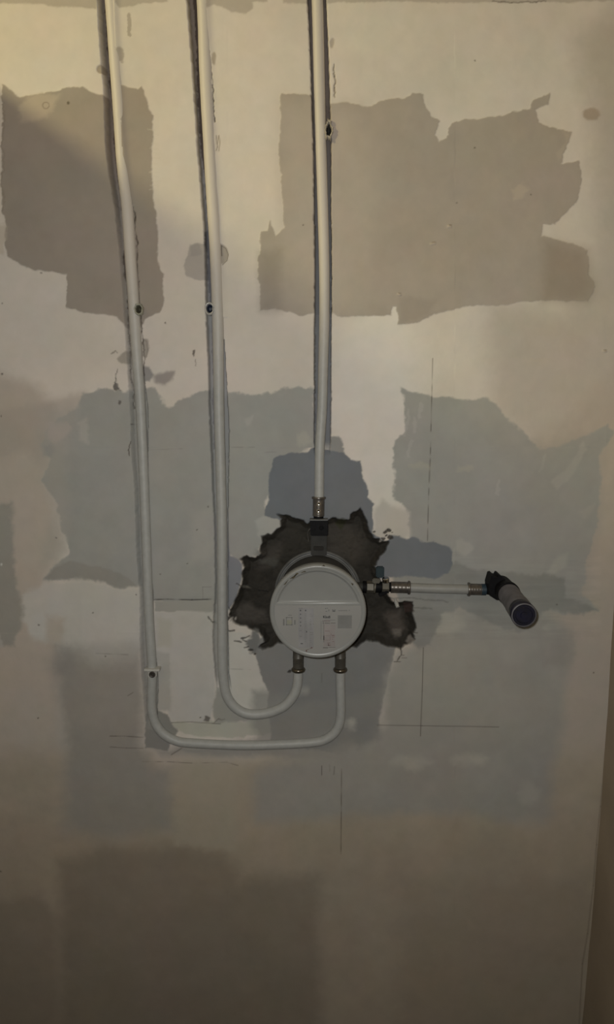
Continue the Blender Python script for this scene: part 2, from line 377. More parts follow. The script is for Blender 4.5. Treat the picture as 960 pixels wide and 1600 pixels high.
n1 = fbm(U[idx], V[idx], 46, 31); n2 = fbm(U[idx], V[idx], 9, 35)
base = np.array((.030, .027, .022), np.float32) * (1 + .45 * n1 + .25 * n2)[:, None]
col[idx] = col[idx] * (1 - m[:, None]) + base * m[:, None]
dpt = np.clip(-s / 9, 0, 1)
hgt[idx] -= (m * (.003 + .009 * dpt + .0022 * n1 * dpt + .0018 * n2 * dpt))
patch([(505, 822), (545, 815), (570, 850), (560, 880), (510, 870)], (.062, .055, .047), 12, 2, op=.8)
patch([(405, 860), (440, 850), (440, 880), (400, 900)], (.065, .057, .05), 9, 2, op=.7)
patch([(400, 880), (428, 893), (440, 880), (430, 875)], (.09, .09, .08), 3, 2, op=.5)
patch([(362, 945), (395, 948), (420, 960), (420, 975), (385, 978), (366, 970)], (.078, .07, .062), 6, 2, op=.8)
patch([(376, 915), (384, 917), (392, 922), (380, 921)], (.14, .13, .11), 1.5, 0, op=.8)
line([(404, 925), (412, 926), (420, 928)], 2, (.008, .007, .006), .9, rag=1)
patch([(600, 965), (625, 955), (634, 985), (620, 1000), (610, 990)], (.105, .09, .078), 6, 2, op=.7)
patch([(614, 986), (626, 986), (628, 996), (618, 1000)], (.16, .145, .125), 2.5, 1, op=.8)
patch([(630, 943), (645, 942), (646, 956), (633, 960)], (.055, .035, .03), 2, 1, op=.8)
patch([(528, 808), (545, 812), (530, 830), (520, 820)], (.04, .04, .022), 3, 2)
# crumbled edges
patch([(385, 1005), (392, 990), (400, 984), (404, 1000), (402, 1018), (392, 1020)], (.20, .20, .19), 3, 2)
for a, b in (((356, 985), (367, 985)), ((367, 1002), (377, 1003)), ((377, 998), (386, 1002)), ((377, 998), (390, 993)), ((382, 1012), (388, 1010)), ((368, 911), (374, 915)), ((356, 948), (362, 958)), ((326, 963), (338, 978))):
    line([a, b], 2.2, (.07, .065, .055), .8, h=-.001, rag=1)
for cx, cy, r_ in ((609, 828, 3.5), (603, 831, 2.5), (609, 843, 4), (603, 838, 1.8), (598, 842, 2), (614, 834, 1.3), (356, 967, 3), (364, 969, 3), (446, 811, 2), (391, 1015, 2), (398, 1020, 2), (586, 832, 1.5), (452, 1050, 2.2), (386, 927, 1)):
    patch(ell(cx, cy, r_ * 1.3, r_), (.035, .03, .026), 1, 2, op=.9, h=-.0012)
for cx, cy, r_ in ((362, 969, 2), (368, 970, 2), (595, 845, 2), (391, 1019, 1.5), (406, 857, 2)):
    patch(ell(cx, cy, r_, r_), (.45, .42, .38), 1, 1, op=.8, h=.001)
patch([(642, 992), (648, 1000), (640, 1006), (634, 1003)], (.22, .20, .18), 1.5, 1, op=.8)
line([(628, 1014), (627, 1024), (623, 1034)], 1.6, (.06, .05, .04), .8, rag=1); line([(616, 1034), (626, 1034)], 1.4, (.06, .05, .04), .7)
line([(628, 1024), (632, 1024)], 1.3, (.12, .1, .09), .7); line([(628, 1028), (636, 1028)], 1.3, (.12, .1, .09), .6); line([(645, 988), (653, 989)], 1.3, (.06, .05, .04), .8)
# pencil marks
PEN = (.085, .07, .06)
line([(676.5, 560), (675, 620), (673, 700), (670, 780), (668.5, 845)], 1.2, PEN, .85, broken=.5)
line([(662, 1012), (660, 1080), (658, 1134), (657.5, 1150)], 1.2, PEN, .75)
line([(590, 1133), (660, 1134), (780, 1136)], 1.2, PEN, .6)
line([(534, 1201), (533.5, 1270), (533, 1335)], 1.3, (.10, .08, .06), .8, broken=.3)
line([(503, 1197), (503, 1211)], 1.4, PEN, .7); line([(523, 1198), (522, 1210)], 1.4, PEN, .5); line([(515, 1195), (516, 1205)], 1, PEN, .3)
line([(241, 937), (262, 936.5), (300, 937.5), (330, 936.5)], 1.6, (.05, .045, .04), .9, h=-.0008, broken=.4)
line([(172, 1150), (195, 1150), (224, 1152)], 1.3, PEN, .7, broken=.3); line([(172, 1167), (198, 1168.5), (224, 1169)], 1.2, PEN, .6, broken=.2)
line([(222, 1190), (262, 1190), (300, 1192), (355, 1191), (372, 1196)], 1.2, PEN, .55, broken=.4)
line([(268, 1129), (300, 1128), (345, 1131)], 1.2, PEN, .6); line([(317, 917), (330, 917)], 1.0, PEN, .4); line([(317, 917), (317, 936)], .9, PEN, .3)
line([(268, 1179), (284, 1169)], 1.4, PEN, .6); line([(357, 699), (398, 699)], 1, PEN, .35, broken=.4); line([(410, 707), (432, 706)], 1, PEN, .3, broken=.4)
line([(150, 1021), (200, 1023)], 1.1, PEN, .5, broken=.3); line([(118, 1088), (205, 1083)], 1, PEN, .0)
line([(205, 663), (213, 664)], 1.8, (.06, .05, .04), .9); line([(205, 690), (202, 705), (203, 712)], 1.6, PEN, .8, rag=1)
line([(356, 1045), (392, 1046)], 1.1, PEN, .4, broken=.5); line([(503, 1052), (503, 1066)], 1, PEN, .5)
line([(200, 1087), (208, 1082)], 1.4, PEN, .5); line([(232, 703), (285, 701)], 1.0, PEN, .25, broken=.4)
# chips, gouges and specks
line([(521, 100), (522, 118), (523.5, 135), (525, 152)], 2.2, (.20, .17, .13), .85, h=-.0012, rag=1)
patch(ell(519, 67, 3.5, 7), WARM, 1.5, 1, op=.8, h=-.0006)
line([(184, 578), (183, 595), (184, 612)], 1.8, (.16, .15, .13), .7, rag=2); patch(ell(184, 606, 2.6, 6), (.17, .16, .15), 1, 2); patch(ell(186, 629, 2.4, 3.5), (.15, .14, .13), 1, 1)
line([(174, 552), (180, 547), (184, 550)], 1.8, (.25, .22, .19), .7, rag=1)
patch(ell(303, 551, 2, 5), (.18, .16, .14), 1, 1); line([(305, 560), (306, 571)], 1.4, (.25, .2, .17), .7, rag=1)
line([(340, 225), (342, 212), (344, 222), (342, 236)], 1.4, (.25, .2, .15), .7)
for cx, cy in ((743, 95), (743, 231), (474, 352), (832, 303), (714, 317), (307, 827), (294, 880), (250, 898), (87, 841), (225, 888), (60, 1123), (60, 977), (166, 1025), (313, 1122), (946, 549), (211, 928), (2, 1360), (870, 944), (926, 1053), (3, 475), (4, 585), (324, 790), (64, 426), (260, 505), (2, 651), (145, 958)):
    patch(ell(cx, cy, 1.4, 1.2), (.10, .085, .07), .7, 1, op=.75)
for cx, cy in ((678, 381), (703, 355), (624, 459), (945, 549)):
    patch(ell(cx, cy, 4, 1.7), (.52, .45, .37), 1, 1, op=.7, h=.0012); patch(ell(cx + 1, cy - 2, 3, 1), (.2, .17, .14), .8, 1, op=.7)
patch(ell(2, 882, 1.6, 2.2), (.6, .6, .58), .8, 0); patch([(0, 990), (5, 1000), (3, 1012), (-4, 1010)], (.5, .48, .44), 2, 2, op=.6)
patch([(318, 1127), (322, 1118), (328, 1121), (326, 1129)], (.10, .085, .07), 1.4, 1, op=.8, h=-.001)
line([(332, 1130), (342, 1124), (352, 1124)], 1.6, (.16, .145, .125), .6, rag=1)
line([(3, 150), (5, 260), (3, 330)], 2, (.22, .19, .15), .35, rag=2); patch([(-5, 350), (8, 352), (14, 362), (6, 380), (8, 398), (-5, 400)], (.50, .44, .36), 3, 2, op=.6)
# dark corner streaks beside the right wall
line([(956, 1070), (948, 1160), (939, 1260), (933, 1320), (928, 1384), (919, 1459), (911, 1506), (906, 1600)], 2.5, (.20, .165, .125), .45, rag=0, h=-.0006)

# chases: (photo height, left edge, right edge)
CH1 = [(-120, 148, 172), (0, 153, 176), (67, 157, 180), (133, 163, 184), (200, 165.5, 189), (235, 167, 191), (275, 172, 195), (325, 180, 201), (400, 188, 206), (480, 194, 213), (560, 199, 222), (640, 204, 231), (720, 207, 231),
       (760, 211, 232), (860, 214, 234), (930, 219, 239), (1000, 219, 241), (1060, 223, 247), (1110, 227, 246), (1140, 229, 246)]
CH2 = [(-120, 287, 314), (0, 292, 320), (60, 297, 322), (122, 302, 325), (185, 306, 328), (247, 310, 331), (310, 315, 334), (372, 320, 339), (435, 321, 342), (497, 322, 347), (560, 325, 352), (610, 326, 355), (665, 328, 358),
       (735, 331, 357), (822, 335, 356), (910, 337, 357), (960, 334, 356), (1004, 332, 357), (1050, 336, 358), (1080, 340, 362)]
CH3 = [(-120, 476, 506), (0, 481, 510), (60, 484, 513), (120, 486, 515), (180, 488, 517), (240, 490, 518), (320, 491, 518), (420, 492, 519), (560, 491, 518), (640, 491, 518), (690, 491, 517), (712, 492, 516)]
def chase(T, depth, cfloor, lsoft=2.0, rsoft=1.4, op=1.0, tint_op=.9):
    T = np.array(T, np.float32)
    idx = np.nonzero((V > T[0, 0]) & (V < T[-1, 0]) & (U > T[:, 1].min() - 30) & (U < T[:, 2].max() + 30))[0]
    u = U[idx] + .9 * fx_[idx] + .6 * wx[idx]; v = V[idx]
    l = np.interp(v, T[:, 0], T[:, 1]); r = np.interp(v, T[:, 0], T[:, 2])
    m = np.clip((u - l) / lsoft + .3, 0, 1) * np.clip((r - u) / rsoft + .3, 0, 1)
    fade = np.clip((T[-1, 0] - v) / 22, 0, 1)
    dep_ = np.interp(v, [p[0] for p in depth], [p[1] for p in depth])
    hgt[idx] -= m * dep_ * fade
    k = (m * tint_op)[:, None] * fade[:, None]
    cf = np.stack([np.interp(v, [p[0] for p in cfloor], [p[1][j] for p in cfloor]) for j in range(3)], 1)
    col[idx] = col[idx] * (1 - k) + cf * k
CW = (.20, .16, .135); CC = (.225, .225, .24)  # chase floor tones, darkened for the shade inside the grooves
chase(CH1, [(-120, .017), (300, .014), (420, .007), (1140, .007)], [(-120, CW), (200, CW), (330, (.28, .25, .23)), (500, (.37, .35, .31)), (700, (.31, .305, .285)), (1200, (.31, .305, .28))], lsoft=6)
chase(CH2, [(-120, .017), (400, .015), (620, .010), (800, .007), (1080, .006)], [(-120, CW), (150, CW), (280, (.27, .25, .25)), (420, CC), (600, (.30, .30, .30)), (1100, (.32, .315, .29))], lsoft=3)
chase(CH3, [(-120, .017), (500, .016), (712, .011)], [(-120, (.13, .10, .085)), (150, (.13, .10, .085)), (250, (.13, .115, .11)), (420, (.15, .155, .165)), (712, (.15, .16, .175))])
# dark brown and grey lines painting in the shade beside the chased pipes
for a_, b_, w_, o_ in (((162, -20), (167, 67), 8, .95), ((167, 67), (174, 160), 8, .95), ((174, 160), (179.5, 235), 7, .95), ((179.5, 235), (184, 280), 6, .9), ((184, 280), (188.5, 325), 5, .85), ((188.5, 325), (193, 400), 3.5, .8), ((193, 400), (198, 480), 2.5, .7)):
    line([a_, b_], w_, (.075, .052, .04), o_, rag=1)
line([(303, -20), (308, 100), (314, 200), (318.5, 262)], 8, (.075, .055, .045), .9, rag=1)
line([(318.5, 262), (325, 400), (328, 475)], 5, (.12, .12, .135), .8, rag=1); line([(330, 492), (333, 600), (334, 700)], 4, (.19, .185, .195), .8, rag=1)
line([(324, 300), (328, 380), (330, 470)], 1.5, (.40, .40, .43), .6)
# cracks where the filler meets the pipes
for T_ in ([(207, 322), (210, 340), (212, 380), (216, 440), (218, 474)], [(188, 322), (192, 350), (195, 410), (198, 470), (201, 540), (208, 640)], [(326, 75), (331, 110), (334, 150), (336, 190)], [(219, 492), (221, 520), (225, 560), (227, 600)]):
    line(T_, 2.0, (.08, .065, .05), .85, h=-.0015, broken=.2, rag=1)
line([(338, 212), (340, 230), (338, 236)], 1.2, (.15, .12, .09), .7); line([(346, 385), (347, 400)], 1.5, (.08, .07, .05), .8)
# plaster humped against the pipes where they are skimmed over
def hump(T, w, h):
    T = np.array(T, np.float32)
    idx = np.nonzero((V > T[0, 0]) & (V < T[-1, 0]) & (U > T[:, 1].min() - 40) & (U < T[:, 1].max() + 60))[0]
    c = np.interp(V[idx], T[:, 0], T[:, 1]); d = (U[idx] - c)
    m = np.where(d > 0, np.exp(-(d / w) ** 2), 0) * h
    hgt[idx] += m
hump([(-120, 172), (0, 177), (150, 184), (320, 200)], 7, .0035)
hump([(-120, 314), (0, 320), (185, 328), (372, 339), (497, 347)], 7, .003)
# general unevenness
hgt += (.0011 * fbm(U, V, 170, 61, 3) + .00035 * fbm(U, V, 30, 62, 3) + .00006 * fbm(U, V, 5, 63, 2)).astype(np.float32)
col *= (1 + .025 * fbm(U, V, 14, 64, 3))[:, None]
for ch_, sd_ in ((0, 81), (2, 83)):
    col[:, ch_] *= 1 + .035 * fbm(U, V, 90, sd_, 3) + .02 * fbm(U, V, 24, sd_ + 5, 2)
col *= (1 + .035 * fbm(U, V, 60, 91, 3))[:, None]
col = np.clip(col, .004, .9)

me = bpy.data.meshes.new('wall_back')
me.vertices.add(len(gx))
co = np.stack([gx, -hgt, gz], 1).astype(np.float32)
me.vertices.foreach_set('co', co.ravel())
ii = (np.arange(NZ - 1)[:, None] * NX + np.arange(NX - 1)[None, :]).ravel()
quads = np.stack([ii, ii + 1, ii + 1 + NX, ii + NX], 1).astype(np.int32)
nq = len(quads)
me.loops.add(nq * 4); me.loops.foreach_set('vertex_index', quads.ravel())
me.polygons.add(nq); me.polygons.foreach_set('loop_start', np.arange(0, nq * 4, 4, dtype=np.int32))
me.update(calc_edges=True)
me.polygons.foreach_set('use_smooth', np.ones(nq, bool))
ca = me.color_attributes.new('plaster', 'FLOAT_COLOR', 'POINT')
ca.data.foreach_set('color', np.concatenate([col, np.ones((len(gx), 1), np.float32)], 1).astype(np.float32).ravel())
wall = bpy.data.objects.new('wall_back', me); COL.objects.link(wall); wall['kind'] = 'structure'
wm = bpy.data.materials.new('patched_plaster'); wm.use_nodes = True
nt = wm.node_tree; b = nt.nodes['Principled BSDF']
at_ = nt.nodes.new('ShaderNodeAttribute'); at_.attribute_name = 'plaster'
tc = nt.nodes.new('ShaderNodeTexCoord'); nz = nt.nodes.new('ShaderNodeTexNoise'); nz.inputs['Scale'].default_value = 55; nz.inputs['Detail'].default_value = 6
nt.links.new(tc.outputs['Object'], nz.inputs['Vector'])
mr = nt.nodes.new('ShaderNodeMapRange'); mr.inputs['To Min'].default_value = .955; mr.inputs['To Max'].default_value = 1.045
nt.links.new(nz.outputs['Fac'], mr.inputs['Value'])
vm = nt.nodes.new('ShaderNodeVectorMath'); vm.operation = 'SCALE'
nt.links.new(at_.outputs['Color'], vm.inputs[0]); nt.links.new(mr.outputs[0], vm.inputs['Scale'])
nt.links.new(vm.outputs[0], b.inputs['Base Color'])
b.inputs['Roughness'].default_value = .78; b.inputs['Specular IOR Level'].default_value = .25
bp = nt.nodes.new('ShaderNodeBump'); bp.inputs['Strength'].default_value = .12; bp.inputs['Distance'].default_value = .001
nt.links.new(nz.outputs['Fac'], bp.inputs['Height']); nt.links.new(bp.outputs[0], b.inputs['Normal'])
me.materials.append(wm)

# ------------------------------------------------------------------ the rest of the room and an added shadow-casting partition
M_side = mat('brown_side_plaster', (.33, .27, .20), .8, var=.12, scale=9, bump=.2)
M_part = mat('partition_plaster', (.42, .38, .32), .85, var=.06, scale=14)
M_floor = mat('concrete_floor', (.16, .14, .12), .9, var=.15, scale=12)
M_ceil = mat('ceiling_plaster', (.35, .32, .28), .9, var=.05, scale=8)
bm = bmesh.new()                                   # right wall, slightly out of plumb and uneven
CQ = sorted((at(x_, y_).z, at(x_, y_).x) for x_, y_ in ((985, 300), (966, 660), (961, 950), (957, 1060), (950, 1160), (941, 1260), (935, 1320), (930, 1384), (921, 1459), (913, 1506), (908, 1600), (904, 1700)))
CP = np.polyfit([q[0] for q in CQ], [q[1] for q in CQ], 2)
cx = lambda z: float(np.polyval(CP, min(max(z, .3), 2.0)))
n_ = 60; rows = []
for i in range(n_ + 1):
    z = -.002 + (ZC - ZF) * i / n_
    j = .0004 * math.sin(i * 1.7)
    rows.append([bm.verts.new((cx(z) + j + dx_, y_, z)) for dx_, y_ in ((0, .012), (0, -.02), (.001, -.3), (.001, -2.4), (.1, -2.4), (.1, .012))])
for p, q in zip(rows, rows[1:]):
    for k in range(6): bm.faces.new((p[k], p[(k + 1) % 6], q[(k + 1) % 6], q[k]))
bm.faces.new(rows[0]); bm.faces.new(rows[-1]); bmesh.ops.recalc_face_normals(bm, faces=bm.faces)
o = link('wall_right', bm, M_side, smooth=True); o['kind'] = 'structure'
def slab(name, c, s, m, kind='structure'):
    bm = bmesh.new(); rbox(bm, c, s, .002); o = link(name, bm, m, smooth=False); o['kind'] = kind; return o
slab('shadow_partition', (-.545, -1.2, .965), (.03, 2.4, 1.93), M_part)  # unseen partition, added to cast the diagonal shadow at upper left
slab('floor', (-.4, -1.2, -.02), (2.6, 2.5, .04), M_floor)
slab('ceiling', (-.4, -1.2, ZC + .02), (2.6, 2.5, .04), M_ceil)

# ------------------------------------------------------------------ materials of the fittings
M_pipe = mat('painted_white_pipe', (.40, .405, .385), .42, var=.05, scale=90, bump=.06)
M_pipe_w = mat('skimmed_pipe', (.50, .475, .42), .55, var=.07, scale=120, bump=.25)
M_steel = mat('dull_steel_sleeve', (.165, .15, .135), .33, metal=.7, var=.2, scale=200)
M_bronze = mat('tarnished_bronze', (.15, .13, .10), .3, metal=.85, var=.25, scale=200)
M_brass = mat('greyed_brass', (.11, .10, .08), .5, metal=.3, var=.2, scale=160)
M_black = mat('black_plastic', (.006, .006, .007), .6, var=.3, scale=200, spec=.12)
M_neck = mat('dark_grey_plastic', (.038, .037, .034), .6, var=.15, scale=120, spec=.2)
M_body = mat('dusty_grey_housing', (.055, .055, .056), .6, var=.2, scale=70, spec=.25)
M_flange = mat('dusty_clear_grey_flange', (.085, .086, .084), .5, var=.25, scale=60)
M_cap = mat('off_white_cap_plastic', (.25, .253, .243), .30, var=.03, scale=60)
M_labelm = mat('printed_label_paper', (.272, .268, .256), .45, var=.03, scale=40)
M_ink = mat('black_ink', (.02, .02, .02), .6)
M_grey_ink = mat('grey_ink', (.18, .18, .175), .6)
M_red_ink = mat('faded_red_ink', (.20, .15, .145), .6)
M_pale_ink = mat('pale_grey_ink', (.40, .40, .40), .6)
M_yel = mat('pale_yellow_ink', (.28, .28, .22), .6)
M_teal = mat('teal_plastic', (.004, .020, .027), .6, var=.15)
M_blue = mat('navy_plastic', (.003, .003, .014), .5, var=.5, scale=120)
M_plug = mat('smoky_grey_plastic', (.105, .10, .11), .55, var=.3, scale=70)
M_plaster = mat('crumbly_plaster', (.42, .38, .32), .85, var=.2, scale=200, bump=.5)
M_dark = mat('dark_hollow', (.012, .010, .008), .8)
M_chrome = mat('bright_zinc', (.62, .62, .60), .18, metal=1.0, var=.1)
M_dirt = mat('grime', (.07, .055, .03), .8, var=.5, scale=300)

# ------------------------------------------------------------------ pipes
M_two = mat('skim_and_lamplight_pipe', (.385, .39, .375), .5, var=.06, scale=110, bump=.2)  # paler upper end: skim coat, plus painted lamp light on the top pipe
nt = M_two.node_tree; b_n = nt.nodes['Principled BSDF']; src = b_n.inputs['Base Color'].links[0].from_socket
sp = nt.nodes.new('ShaderNodeSeparateXYZ'); tcn = [n for n in nt.nodes if n.type == 'TEX_COORD'][0]
nt.links.new(tcn.outputs['Object'], sp.inputs[0])
mrn = nt.nodes.new('ShaderNodeMapRange'); mrn.inputs['From Min'].default_value = at(0, 620).z; mrn.inputs['From Max'].default_value = at(0, 380).z
nt.links.new(sp.outputs['Z'], mrn.inputs['Value'])
mx = nt.nodes.new('ShaderNodeMixRGB'); mx.inputs[2].default_value = (.60, .555, .50, 1)
nt.links.new(mrn.outputs[0], mx.inputs[0]); nt.links.new(src, mx.inputs[1]); nt.links.new(mx.outputs[0], b_n.inputs['Base Color'])
def pipe(label, pts, r, m=None, wob=0.0, fat=0.0):
    P = [at(x, y, Y) for x, y, Y in pts]
    C = catmull(P, .004)
    root = thing('water_pipe', P[-1], label, 'pipe', None)
    bm = bmesh.new()
    def rf(L, a):
        grow = 1 + fat * max(0.0, min(1.0, (.62 - L) / .45))
        w = wob * (math.sin(L * 95) * .4 + math.sin(L * 41 + 1) * .5 + .35 * math.sin(L * 230 + 3 * a)) if wob else 0
        return r * (1 + w) * grow
    tube(bm, C, rf)
    link('pipe_wall', bm, m or M_pipe, root)
    return root, P

def sleeve(parent, p0, p1, r, m=M_steel, collar=0.0016, windows=True, collar_at=0, cm=None):
    p0 = Vector(p0); p1 = Vector(p1); L = (p1 - p0).length; ax = (p1 - p0).normalized()
    bm = bmesh.new(); prof = [(0, r * .82), (0, r)]
    nrib = 5
    for k in range(nrib):
        a = L * (k + .15) / nrib; b_ = L * (k + .85) / nrib
        prof += [(a, r * .992), (a + L * .02, r * 1.0), (b_ - L * .02, r * 1.0), (b_, r * .992)]
    prof += [(L, r), (L, r * .82)]
    lathe(bm, p0, ax, prof)
    s = link('press_sleeve', bm, m, parent)
    bm = bmesh.new(); c = p0 if collar_at == 0 else p1 - ax * .0032
    lathe(bm, c, ax, [(0, r * .9), (0, r + collar * .7), (.0007, r + collar), (.0025, r + collar), (.0032, r + collar * .7), (.0032, r * .9)])
    link('collar', bm, cm or m, s)
    if windows:
        d = Vector((0, -1, 0))
        for t in (.36, .72):
            bm = bmesh.new(); c = p0 + ax * L * t + d * r * .97
            lathe(bm, c, d, [(0, .0028), (.0005, .0028), (.0008, .0022), (.0003, .0014), (.0003, 0)], n=24)
            link('inspection_window', bm, M_chrome, s)
    return s

R = .0067
leftp, _ = pipe('long white water pipe furthest left, turning under the valve to its right bottom outlet',
    [(167, -110, .0060), (174.5, 0, .0055), (181, 90, .005), (186, 160, .0045), (190.5, 235, .004), (194, 275, .003), (199.5, 328, .002), (204, 400, .001), (209.5, 480, -.001), (214.5, 560, -.002), (220, 640, -.001), (227, 800, -.001), (232.5, 950, -.002), (237.5, 1040, -.003),
     (237, 1090, -.003), (238, 1113, -.003), (244, 1132, -.003), (256, 1147, -.003), (274, 1157, -.003), (298, 1161, -.003), (375, 1164.5, -.003), (440, 1163, -.002), (488, 1160, -.002), (507, 1156, -.002), (521, 1147, -.002), (530, 1133, -.002),
     (533, 1112, -.002), (532.5, 1080, -.002), (532, 1044, -.002)], .0069, M_two, wob=.015, fat=.26)
midp, _ = pipe('second white water pipe from the left, curving to the left bottom outlet',
    [(311, -110, .006), (318, 0, .0055), (322.5, 122, .004), (326, 195, .0035), (330.5, 278, .003), (337, 395, .001), (340.5, 497, -.001), (341.5, 560, -.001), (342.5, 640, -.001), (345, 735, -.002), (347, 822, -.003), (347.5, 960, -.003), (348, 1040, -.003),
     (352, 1078, -.003), (360, 1097, -.003), (373, 1109.5, -.003), (390, 1116, -.003), (410, 1115.5, -.002), (430, 1110.5, -.002), (446, 1102, -.002), (457.5, 1089, -.002), (464.5, 1072, -.002), (466.5, 1044, -.002)], .0072, M_two, wob=.018, fat=.22)
topp, _ = pipe('straight white water pipe rising from the top of the valve through an open chase',
    [(491, -110, .007), (496, 0, .007), (498, 80, .007), (499.5, 150, .007), (502, 240, .006), (504.5, 320, .005), (507, 420, .004), (507, 500, .003), (505.5, 560, .002), (503.5, 640, 0), (500, 700, -.001), (499, 780, -.002)], R, M_two, wob=.006, fat=.12)  # here the paler upper end paints in the warm lamp light
rightp, _ = pipe('short horizontal white pipe joining the valve to the black elbow',
    [(752, 921.3, -.002), (690, 920, -.002), (636, 918, -.002)], .0068, mat('darker_pipe', (.29, .29, .275), .45, var=.06, scale=90))  # one even tone, darker than the other pipes

sleeve(topp, at(498.5, 776, -.002), at(498, 806, -.002), .0083)
sleeve(rightp, at(641, 918.2, -.002), at(611, 917.5, -.002), .0083, windows=False)
bm = bmesh.new()
sleeve(rightp, at(731, 920.8, -.002), at(752, 921.2, -.002), .0083, windows=False)
bm = bmesh.new(); p = at(752, 921.2, -.002); lathe(bm, p, (1, 0, 0), [(0, .006), (0, .0083), (.0065, .0083), (.0065, .006)]); link('blue_sight_ring', bm, mat('slate_blue_plastic', (.018, .036, .05), .5), rightp)
# bottom collars
for prt, x in ((midp, 466.5), (leftp, 532)):
    a = at(x, 1049.5, -.002); bm = bmesh.new()
    lathe(bm, a, (0, 0, 1), [(0, .0068), (0, .0082), (.0012, .0098), (.0034, .0104), (.0055, .0095), (.0062, .0084), (.0062, .006)])
    link('press_collar', bm, M_bronze, prt)
    a = at(x, 1043, -.002); bm = bmesh.new()
    lathe(bm, a, (0, 0, 1), [(0, .006), (0, .0079), (.014, .0079), (.0145, .0082), (.016, .0082), (.0165, .0079), (.03, .0079)])
    link('press_sleeve', bm, mat('dark_bronze_sleeve', (.085, .078, .066), .45, metal=.3, var=.15, scale=150), prt)

# ------------------------------------------------------------------ the valve box
vc = at(497, 926.5, 0)
valve = thing('shower_valve_box', vc, 'round concealed shower valve box with off-white protective cap in a dark hole in the plaster', 'valve')
bm = bmesh.new()                                    # body of the housing, set into the recess
lathe(bm, vc + Vector((0, .012, 0)), (0, -1, 0), [(0, .052), (0, .0545), (.012, .0550), (.05, .0560), (.090, .0575), (.098, .0575), (.098, .02)], n=96)
link('housing', bm, M_body, valve)
bm = bmesh.new()                                    # flange: a stepped ring
lathe(bm, vc + Vector((0, .004, 0)), (0, -1, 0), [(0, .054), (0, .0622), (.003, .0624), (.0042, .0615), (.0046, .0600), (.0038, .0588), (.0040, .0570), (.0052, .0562), (.0052, .054)], n=96)
link('sealing_flange', bm, M_flange, valve)
# cap: centre as seen at its front face
CY = -.094
cc = at(497, 956.5, CY)
rr = .0632
cap_o = None
bm = bmesh.new()
lathe(bm, cc + Vector((0, .014, 0)), (0, -1, 0), [(0, rr * .93), (0, rr), (.0105, rr + .0002), (.0125, rr - .0004), (.0137, rr - .0016), (.0140, rr - .003), (.0134, rr - .0052), (.0130, rr - .0062), (.0130, rr - .0075)], n=128)
cap_o = link('protective_cap', bm, M_cap, valve)
# raised upper field with a rounded straight lower edge
zch = at(497, 944, CY).z - cc.z
def dshape(r, zc_, n=60):
    a0 = math.asin(max(-1, min(1, zc_ / r)))
    return [(r * math.cos(a0 + (math.pi - 2 * a0) * k / n), r * math.sin(a0 + (math.pi - 2 * a0) * k / n)) for k in range(n + 1)]
bm = bmesh.new(); rings = []
for off, h in ((0, 0), (.0006, -.0003), (.0016, -.0013), (.0024, -.0020), (.0032, -.0022)):
    pts = dshape(rr - .0075 - off, zch + off * 1.4)
    rings.append([bm.verts.new((cc.x + x, CY + .001 - h, cc.z + z)) for x, z in pts])
for p, q in zip(rings, rings[1:]):
    n = len(p)
    for k in range(n): bm.faces.new((p[k], p[(k + 1) % n], q[(k + 1) % n], q[k]))
bm.faces.new(rings[-1])
a0 = math.asin(zch / (rr - .0075)); sv = [bm.verts.new((cc.x + (rr - .0075) * math.cos(t), CY + .001, cc.z + (rr - .0075) * math.sin(t))) for t in np.linspace(-math.pi - a0, a0, 90)]
bm.faces.new(sv)
bmesh.ops.recalc_face_normals(bm, faces=bm.faces)
link('recessed_field', bm, M_cap, cap_o)
# dirt chips on the rim
for (x, y, a, b_, ang) in ((459, 902, 5, 1.3, 35), (475, 894, 3.5, .7, 15), (447, 911, 4.5, .7, 50), (506, 884.5, 2, .8, 0), (551, 913, 2, 1.2, -45), (463, 898, 4, 1.1, 40)):
    bm = bmesh.new(); c = at(x, y, CY - .0013); vs = []
    for k in range(14):
        t = 2 * math.pi * k / 14; rk = 1 + .35 * math.sin(3 * t + x) + .15 * math.sin(5 * t)
        u_, v_ = a * math.cos(t) * rk, b_ * math.sin(t) * rk
        ca_, sa_ = math.cos(math.radians(ang)), math.sin(math.radians(ang))
        vs.append((c.x + (u_ * ca_ - v_ * sa_) * .00085, c.z + (u_ * sa_ + v_ * ca_) * .00085))
    top = [bm.verts.new((x_, CY - .00015, z_)) for x_, z_ in vs]; bot = [bm.verts.new((x_, CY + .002, z_)) for x_, z_ in vs]
    bm.faces.new(top)
    for k in range(14): bm.faces.new((top[k], top[(k + 1) % 14], bot[(k + 1) % 14], bot[k]))
    bmesh.ops.recalc_face_normals(bm, faces=bm.faces)
    link('grime_mark', bm, M_dirt, cap_o, smooth=False)
